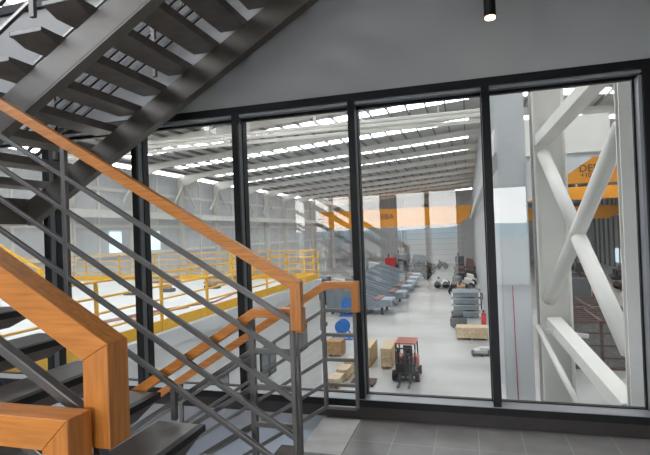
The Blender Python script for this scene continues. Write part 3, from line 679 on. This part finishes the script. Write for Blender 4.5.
# blue reels
for k, (x, y, s, lb) in enumerate(((-8.15, 31.4, 0.45, 'nearer blue cable reel stand seen between the wood end post and the mullion'),
                                  (-9.75, 40.0, 0.62, 'farther blue cable reel stand, above the nearer one'))):
    e = thing('cable_reel', (x, y, G), lb, 'reel')
    for dy in (-0.32, 0.26): MB().tube((x, y + dy, G + 0.35 + s), (x, y + dy + 0.06, G + 0.35 + s), s, 24).build('flange', 'blue', e)
    MB().tube((x, y - 0.26, G + 0.35 + s), (x, y + 0.26, G + 0.35 + s), s * 0.5, 16).build('drum', 'blue', e)
    st = MB()
    for dy in (-0.42, 0.42): st.bar((x - 0.6, y + dy, G + 0.05), (x, y + dy, G + 0.35 + s), 0.08, 0.08).bar((x + 0.6, y + dy, G + 0.05), (x, y + dy, G + 0.35 + s), 0.08, 0.08)
    st.box(x - 0.75, x + 0.75, y - 0.5, y + 0.5, G, G + 0.08); st.build('stand', 'blue', e)
# steel sections lying on the floor beyond the block
for k, (y, x0, m) in enumerate(((30.4, -11.2, 'steel_grey'), (33.4, -12.2, 'charcoal'), (36.4, -13.2, 'timber_dark'), (38.6, -13.8, 'steel_grey'))):
    e = thing('steel_section', (x0 + 1, y, G), 'long section on trestles beyond the white block, %s from the window' % ORD[k], 'beam', 'sections by the reels')
    MB().box(x0, x0 + 2.3, y, y + 0.5, G + 0.35, G + 0.6).build('section', m, e)
    for dx in (0.3, 1.8): MB().box(x0 + dx, x0 + dx + 0.15, y, y + 0.5, G, G + 0.35).build('trestle', 'charcoal', e)
# feeder machines along the aisle
def feeder(y):
    e = thing('feeder_machine', (-6.3, y, G), '', 'machine', 'row of feeder machines')
    X = lambda d: -6.3 + d
    # inclined trough: high at the left, low at the right
    MB().prism([(X(-5.4), G + 2.35), (X(-1.5), G + 0.95), (X(-1.5), G + 0.78), (X(-5.4), G + 2.15)], y + 0.2, y + 2.6).build('trough_plate', 'feeder_pale', e)
    for yy in (y, y + 2.6):
        MB().prism([(X(-5.6), G + 2.60), (X(-5.2), G + 2.60), (X(-1.2), G + 1.22), (X(-0.1), G + 1.22), (X(-0.1), G + 0.75), (X(-1.6), G + 0.45), (X(-5.6), G + 0.45)], yy, yy + 0.12).build('side_plate', 'feeder', e)
    MB().bar((X(-5.2), y + 1.35, G + 2.5), (X(-1.3), y + 1.35, G + 1.1), 0.25, 0.18).build('centre_rib', 'feeder', e)
    MB().box(X(-1.5), X(-0.9), y - 0.05, y + 2.75, G + 1.22, G + 1.30).build('deck', 'dull_red', e)
    MB().box(X(-1.2), X(0.05), y + 0.3, y + 2.3, G + 0.70, G + 1.22).build('gearbox', 'feeder_pale', e, 0.05)
    MB().tube((X(0.0), y + 0.7, G + 1.0), (X(0.35), y + 0.7, G + 1.0), 0.22, 14).build('motor', 'feeder', e)
    for dx in (-5.2, -2.2):
        for yy in (y + 0.05, y + 2.5): MB().box(X(dx), X(dx + 0.2), yy, yy + 0.16, G, G + 0.46).build('leg', 'dark', e)
    for yy in (y + 0.05, y + 2.5): MB().box(X(-0.9), X(-0.7), yy, yy + 0.16, G, G + 0.80).build('leg', 'dark', e)
    return e
f0 = feeder(40.6)
f0['label'] = 'blue grey feeder machine with sloping trough, first of the row and nearest'
for k in range(1, 6):
    f = copy_tree(f0); f.location.y = 40.6 + 5.0 * k - 0.1 * k * k * 0.5; f.location.x = -6.3 + (0, 0.5, 0.45, 0.3, 0.2, 0.1)[k]
    f['label'] = 'blue grey feeder machine with sloping trough, %s in the row along the aisle' % ORD[k]
# generic chassis machines
def chassis(x, y, L, W, h, label, mb='dark', mt='charcoal', seed=0, cat='machine', name='chassis_machine', group=None):
    rnd = random.Random(seed); e = thing(name, (x, y, G), label, cat, group)
    MB().box(x - L/2, x + L/2, y - W/2, y - W/2 + 0.2, G + 0.5, G + 0.75).box(x - L/2, x + L/2, y + W/2 - 0.2, y + W/2, G + 0.5, G + 0.75).box(x - L/2, x - L/2 + 0.2, y - W/2 + 0.2, y + W/2 - 0.2, G + 0.5, G + 0.75).box(x + L/2 - 0.2, x + L/2, y - W/2 + 0.2, y + W/2 - 0.2, G + 0.5, G + 0.75).build('frame', mb, e)
    MB().box(x - L * 0.42, x - L * 0.02, y - W * 0.38, y + W * 0.38, G + 0.75, G + h * 0.8).build('housing', mt, e, 0.06)
    MB().prism([(x + L * 0.05, G + 0.75), (x + L * 0.45, G + 0.75), (x + L * 0.40, G + h * 0.62), (x + L * 0.10, G + h * 0.72)], y - W * 0.3, y + W * 0.3).build('hopper', mb, e)
    MB().tube((x - L * 0.3, y, G + h * 0.8), (x - L * 0.3, y, G + h), 0.12, 8).build('stack', 'charcoal', e)
    for dx in (-L * 0.36, L * 0.36):
        for yy in (y - W/2 - 0.12, y + W/2 - 0.12): MB().tube((x + dx, yy, G + 0.42), (x + dx, yy + 0.24, G + 0.42), 0.42, 14).build('wheel', 'rubber', e)
    return e
chassis(-7.3, 70.5, 4.5, 2.2, 2.0, 'dark machine behind the last feeder on the left of the aisle', 'dark', 'charcoal', 1)
chassis(-8.2, 75.0, 4.2, 2.2, 2.1, 'dark brown machine on the left of the aisle, in front of the red one', 'dark', 'rust', 2)
chassis(-11.4, 80.5, 4.0, 2.2, 3.2, 'bright red machine far down the left side of the aisle', 'dark', 'red', 3)
chassis(-7.0, 84.5, 3.6, 2.0, 1.8, 'dark low machine far down the aisle, near the end doors', 'rust', 'dark', 4)
chassis(-15.5, 77.0, 4.5, 2.2, 3.0, 'pale grey machine left of the bright red one', 'steel_grey', 'feeder_pale', 5)
chassis(-10.5, 92.5, 7.0, 2.6, 3.4, 'blue grey machine standing before the end wall doors', 'feeder', 'feeder_pale', 6)
chassis(-14.8, 47.0, 3.8, 2.2, 2.0, 'dark machine behind the blue reels', 'dark', 'rust', 7)
chassis(-15.6, 55.0, 4.8, 2.2, 2.4, 'grey machine farther behind the blue reels', 'steel_grey', 'charcoal', 8)
chassis(-4.4, 88.5, 1.6, 2.0, 1.6, 'small dark vehicle standing at the far end of the aisle', 'dark', 'charcoal', 9)
chassis(-0.35, 50.5, 2.0, 2.4, 1.7, 'dark engine machine just behind the blue steel stack', 'dark', 'timber_dark', 10)
chassis(-0.75, 58.5, 2.6, 2.6, 1.8, 'pale machine on the right of the aisle, third behind the blue stack', 'steel_white', 'charcoal', 11)
chassis(-0.55, 66.0, 2.8, 2.6, 2.4, 'dark machine with a brown housing on the right of the aisle', 'dark', 'rust', 12)
chassis(-0.55, 74.0, 3.0, 2.6, 2.4, 'charcoal machine on the right of the aisle before the last one', 'charcoal', 'dark', 13)
chassis(-0.6, 83.0, 3.4, 2.6, 3.0, 'last dark red machine on the right of the aisle', 'dull_red', 'charcoal', 14)
chassis(-3.1, 60.0, 1.3, 2.0, 1.3, 'small pale trailer at the aisle side, left of the right hand machines', 'steel_white', 'feeder_pale', 15)
chassis(-6.9, 78.5, 3.6, 2.2, 1.9, 'dark brown machine right of the bright red one, left of the aisle', 'rust', 'dark', 16)
chassis(-0.3, 46.6, 1.9, 1.8, 1.3, 'low dark machine directly behind the blue steel stack', 'charcoal', 'dark', 17)
chassis(-0.9, 54.4, 2.4, 2.2, 1.5, 'dark machine second behind the blue stack on the right of the aisle', 'dark', 'rust', 18)
chassis(-0.5, 62.4, 2.6, 2.4, 2.0, 'charcoal machine with pale frame on the right, beyond the small trailer', 'steel_white', 'dark', 19)
chassis(-0.4, 70.2, 2.8, 2.2, 2.2, 'dark brown machine on the right of the aisle, between two charcoal ones', 'rust', 'rust', 20)
# stack of blue steel boxes
for k in range(4):
    e = thing('steel_box_section', (-0.35, 40.5, G + k * 0.51), 'blue grey steel bundle in the stack on the right, %s from the floor' % ORD[k], 'bundle', 'stack of blue steel')
    z = G + k * 0.51
    MB().box(-1.35 , 0.70, 39.7, 42.2, z + 0.08, z + 0.46).build('bundle', 'feeder', e)
    MB().box(-1.45, 0.80, 39.66, 39.72, z + 0.42, z + 0.50).build('flange', 'feeder_pale', e)
    for x in (-1.40, 0.64): MB().box(x, x + 0.14, 39.55, 39.68, z + 0.12, z + 0.42).build('end_lug', 'steel_white', e)
    for x in (-1.2, 0.4): MB().box(x, x + 0.15, 39.7, 42.2, z, z + 0.08).build('spacer', 'timber_dark', e)
e = thing('pump_unit', (-0.85, 36.0, G), 'black low pump unit on the floor in front of the blue stack', 'machine')
MB().box(-1.4, -0.25, 35.6, 36.6, G + 0.1, G + 0.65).build('base', 'charcoal', e, 0.05); MB().tube((-1.3, 36.1, G + 0.85), (-0.5, 36.1, G + 0.85), 0.28, 14).build('motor', 'dark', e)
for x in (-1.25, -0.5): MB().box(x, x + 0.14, 35.7, 36.5, G, G + 0.1).build('foot', 'dark', e)
# red cylinder by the column
e = thing('gas_cylinder', (0.86, 35.2, G), 'red gas cylinder standing by the column next to the mullion', 'cylinder')
MB().tube((0.86, 35.2, G), (0.86, 35.2, G + 1.05), 0.17, 14).build('bottle', 'red', e, 0, True); MB().tube((0.86, 35.2, G + 1.05), (0.86, 35.2, G + 1.2), 0.17, 14, 0.05).build('shoulder', 'red', e, 0, True); MB().tube((0.86, 35.2, G + 1.2), (0.86, 35.2, G + 1.35), 0.06, 8).build('valve', 'dark', e)

# right bay: steel frames
def steel_frame(x0, x1, y0, y1, h, label):
    e = thing('cage_pallet', ((x0 + x1) / 2, (y0 + y1) / 2, G), label, 'frame', 'brown steel frames')
    p = MB(); t = 0.12
    for x in (x0, (x0 + x1) / 2, x1):
        for y in (y0, y1): p.box(x - t/2, x + t/2, y - t/2, y + t/2, G, G + h)
    p.build('posts', 'rust', e)
    r = MB()
    for z in (G + h, G + 0.16):
        for y in (y0, y1): r.box(x0 - t/2, x1 + t/2, y - t/2, y + t/2, z - 0.12, z + 0.02)
        for x in (x0, (x0 + x1) / 2, x1): r.box(x - t/2, x + t/2, y0 + t/2, y1 - t/2, z - 0.12, z + 0.02)
    r.build('rails', 'rust', e)
    j = MB()
    for k in range(1, 6):
        yy = y0 + (y1 - y0) * k / 6; j.box(x0, x1, yy - 0.05, yy + 0.05, G + h - 0.08, G + h - 0.01)
    j.build('joists', 'rust', e)
    MB().box(x0 + 0.05, x1 - 0.05, y0 + 0.02, y0 + 0.05, G + 0.18, G + h - 0.14).build('mesh_panel', 'mesh_grey', e)
    MB().box(x0 + 0.02, x0 + 0.05, y0 + 0.08, y1 - 0.08, G + 0.18, G + h - 0.14).build('mesh_panel', 'mesh_grey', e)
    g = MB()
    for k in range(1, 4): g.box(x0, x1, y0 - 0.03, y0 + 0.02, G + h * k / 4 - 0.03, G + h * k / 4 + 0.03)
    g.build('side_rail', 'rust', e)
steel_frame(4.3, 7.6, 26.0, 29.6, 2.35, 'brown steel cage frame with mesh sides, nearest in the right bay')
steel_frame(5.1, 8.2, 30.4, 35.6, 2.2, 'brown steel cage frame directly behind the nearest one in the right bay')
e = thing('timber_offcut', (4.1, 24.9, G), 'brown wood drum lying before the steel frame, under the falling beam', 'drum')
MB().tube((3.9, 25.2, G + 0.42), (4.25, 24.9, G + 0.42), 0.42, 16).build('flange', 'timber_dark', e)
e = thing('welding_set', (7.75, 45.7, G), 'red welding set on wheels standing left of the grey machine', 'machine')
MB().box(7.3, 8.2, 45.3, 46.2, G + 0.18, G + 0.75).build('body', 'red', e, 0.06); MB().box(7.36, 8.14, 45.4, 46.1, G + 0.75, G + 1.15).build('hood', 'red', e, 0.1)
for x in (7.3, 8.06):
    MB().tube((x, 45.5, G + 0.18), (x + 0.12, 45.5, G + 0.18), 0.18, 12).build('wheel', 'rubber', e)
MB().box(7.55, 7.95, 45.26, 45.3, G + 0.3, G + 0.55).build('label_plate', 'steel_white', e)
e = thing('press_machine', (9.3, 46.6, G), 'charcoal machine with inclined hopper in the right bay', 'machine')
MB().prism([(8.5, G + 0.8), (9.9, G + 0.8), (9.6, G + 2.3), (8.3, G + 2.3)], 46.0, 47.6).build('hopper', 'charcoal', e)
MB().box(8.2, 10.6, 45.9, 47.7, G + 0.3, G + 0.8).build('base', 'dark', e)
for x in (8.3, 10.3): MB().box(x, x + 0.2, 46.0, 47.6, G, G + 0.3).build('foot', 'dark', e)
g = MB()
for k in range(4): g.box(9.9 + k * 0.25, 9.95 + k * 0.25, 46.0, 46.05, G + 0.8, G + 2.2)
for z in (1.2, 1.7, 2.2): g.box(9.9, 10.7, 46.0, 46.05, G + z, G + z + 0.05)
g.build('cage', 'steel_white', e)
MB().ball((10.2, 46.3, G + 1.1), 0.32, 0.3, 0.32).build('tank', 'red', e, 0, True)
chassis(10.4, 54.0, 5.0, 2.4, 1.9, 'dark machine row item behind the grey hopper machine in the right bay', 'rust', 'steel_white', 21)
chassis(11.6, 60.5, 5.4, 2.4, 2.1, 'brown and white machine second behind the grey hopper machine', 'rust', 'charcoal', 22)
chassis(12.8, 68.5, 5.0, 2.4, 3.0, 'navy machine farthest back in the right bay', 'dark', 'navy', 23)
chassis(16.2, 57.0, 3.4, 2.2, 1.2, 'low rusty machine by the standing worker in the right bay', 'rust', 'dull_red', 24)
chassis(18.6, 66.0, 4.4, 2.2, 1.8, 'dark machine behind the standing worker in the right bay', 'charcoal', 'rust', 25)
# the standing worker
def person(x, y, label):
    e = thing('person', (x, y, G), label, 'person')
    def chain(pts, edges, name, m):
        me = bpy.data.meshes.new(name); me.from_pydata([(p[0], p[1], p[2]) for p in pts], edges, []); me.materials.append(M[m])
        o = bpy.data.objects.new(name, me); C.objects.link(o); o.parent = e
        sk = o.modifiers.new('skin', 'SKIN')
        for i, p in enumerate(pts):
            v = me.skin_vertices[0].data[i]; v.radius = (p[3], p[4]); v.use_root = (i == 0)
        sk.use_smooth_shade = True
        ss = o.modifiers.new('sub', 'SUBSURF'); ss.levels = 1; ss.render_levels = 1
        return o
    P = [(0,0,0.95,.15,.11),(0,0,1.15,.14,.10),(0,0,1.35,.17,.11),(0,0,1.47,.07,.07),(0,-.01,1.56,.075,.085),(0,-.01,1.68,.09,.10),
         (-.10,0,.88,.085,.09),(-.11,-.02,.48,.06,.065),(-.12,0,.10,.045,.05),(-.13,-.14,.05,.04,.035),
         (.10,0,.88,.085,.09),(.11,-.02,.48,.06,.065),(.12,.02,.10,.045,.05),(.13,-.12,.05,.04,.035),
         (-.20,0,1.40,.06,.06),(-.25,.02,1.12,.045,.045),(-.24,-.10,.88,.035,.035),(-.23,-.14,.80,.03,.02),
         (.20,0,1.40,.06,.06),(.25,.02,1.12,.045,.045),(.22,-.14,.92,.035,.035),(.20,-.19,.86,.03,.02)]
    E_ = [(0,1),(1,2),(2,3),(3,4),(4,5),(0,6),(6,7),(7,8),(8,9),(0,10),(10,11),(11,12),(12,13),(2,14),(14,15),(15,16),(16,17),(2,18),(18,19),(19,20),(20,21)]
    chain(P, E_, 'body', 'navy')
    MB().ball((x, y - 0.02, G + 1.64), 0.085, 0.10, 0.12, 12, 8).build('face', 'skin', e, 0, True)
    MB().ball((x, y + 0.01, G + 1.70), 0.10, 0.11, 0.09, 12, 8).build('helmet', 'dark', e, 0, True)
    return e
person(16.5, 64.0, 'person in dark workwear standing on the right bay floor near the wall')
person(0.80, 43.6, 'person in dark workwear beside the blue steel stack at the columns')
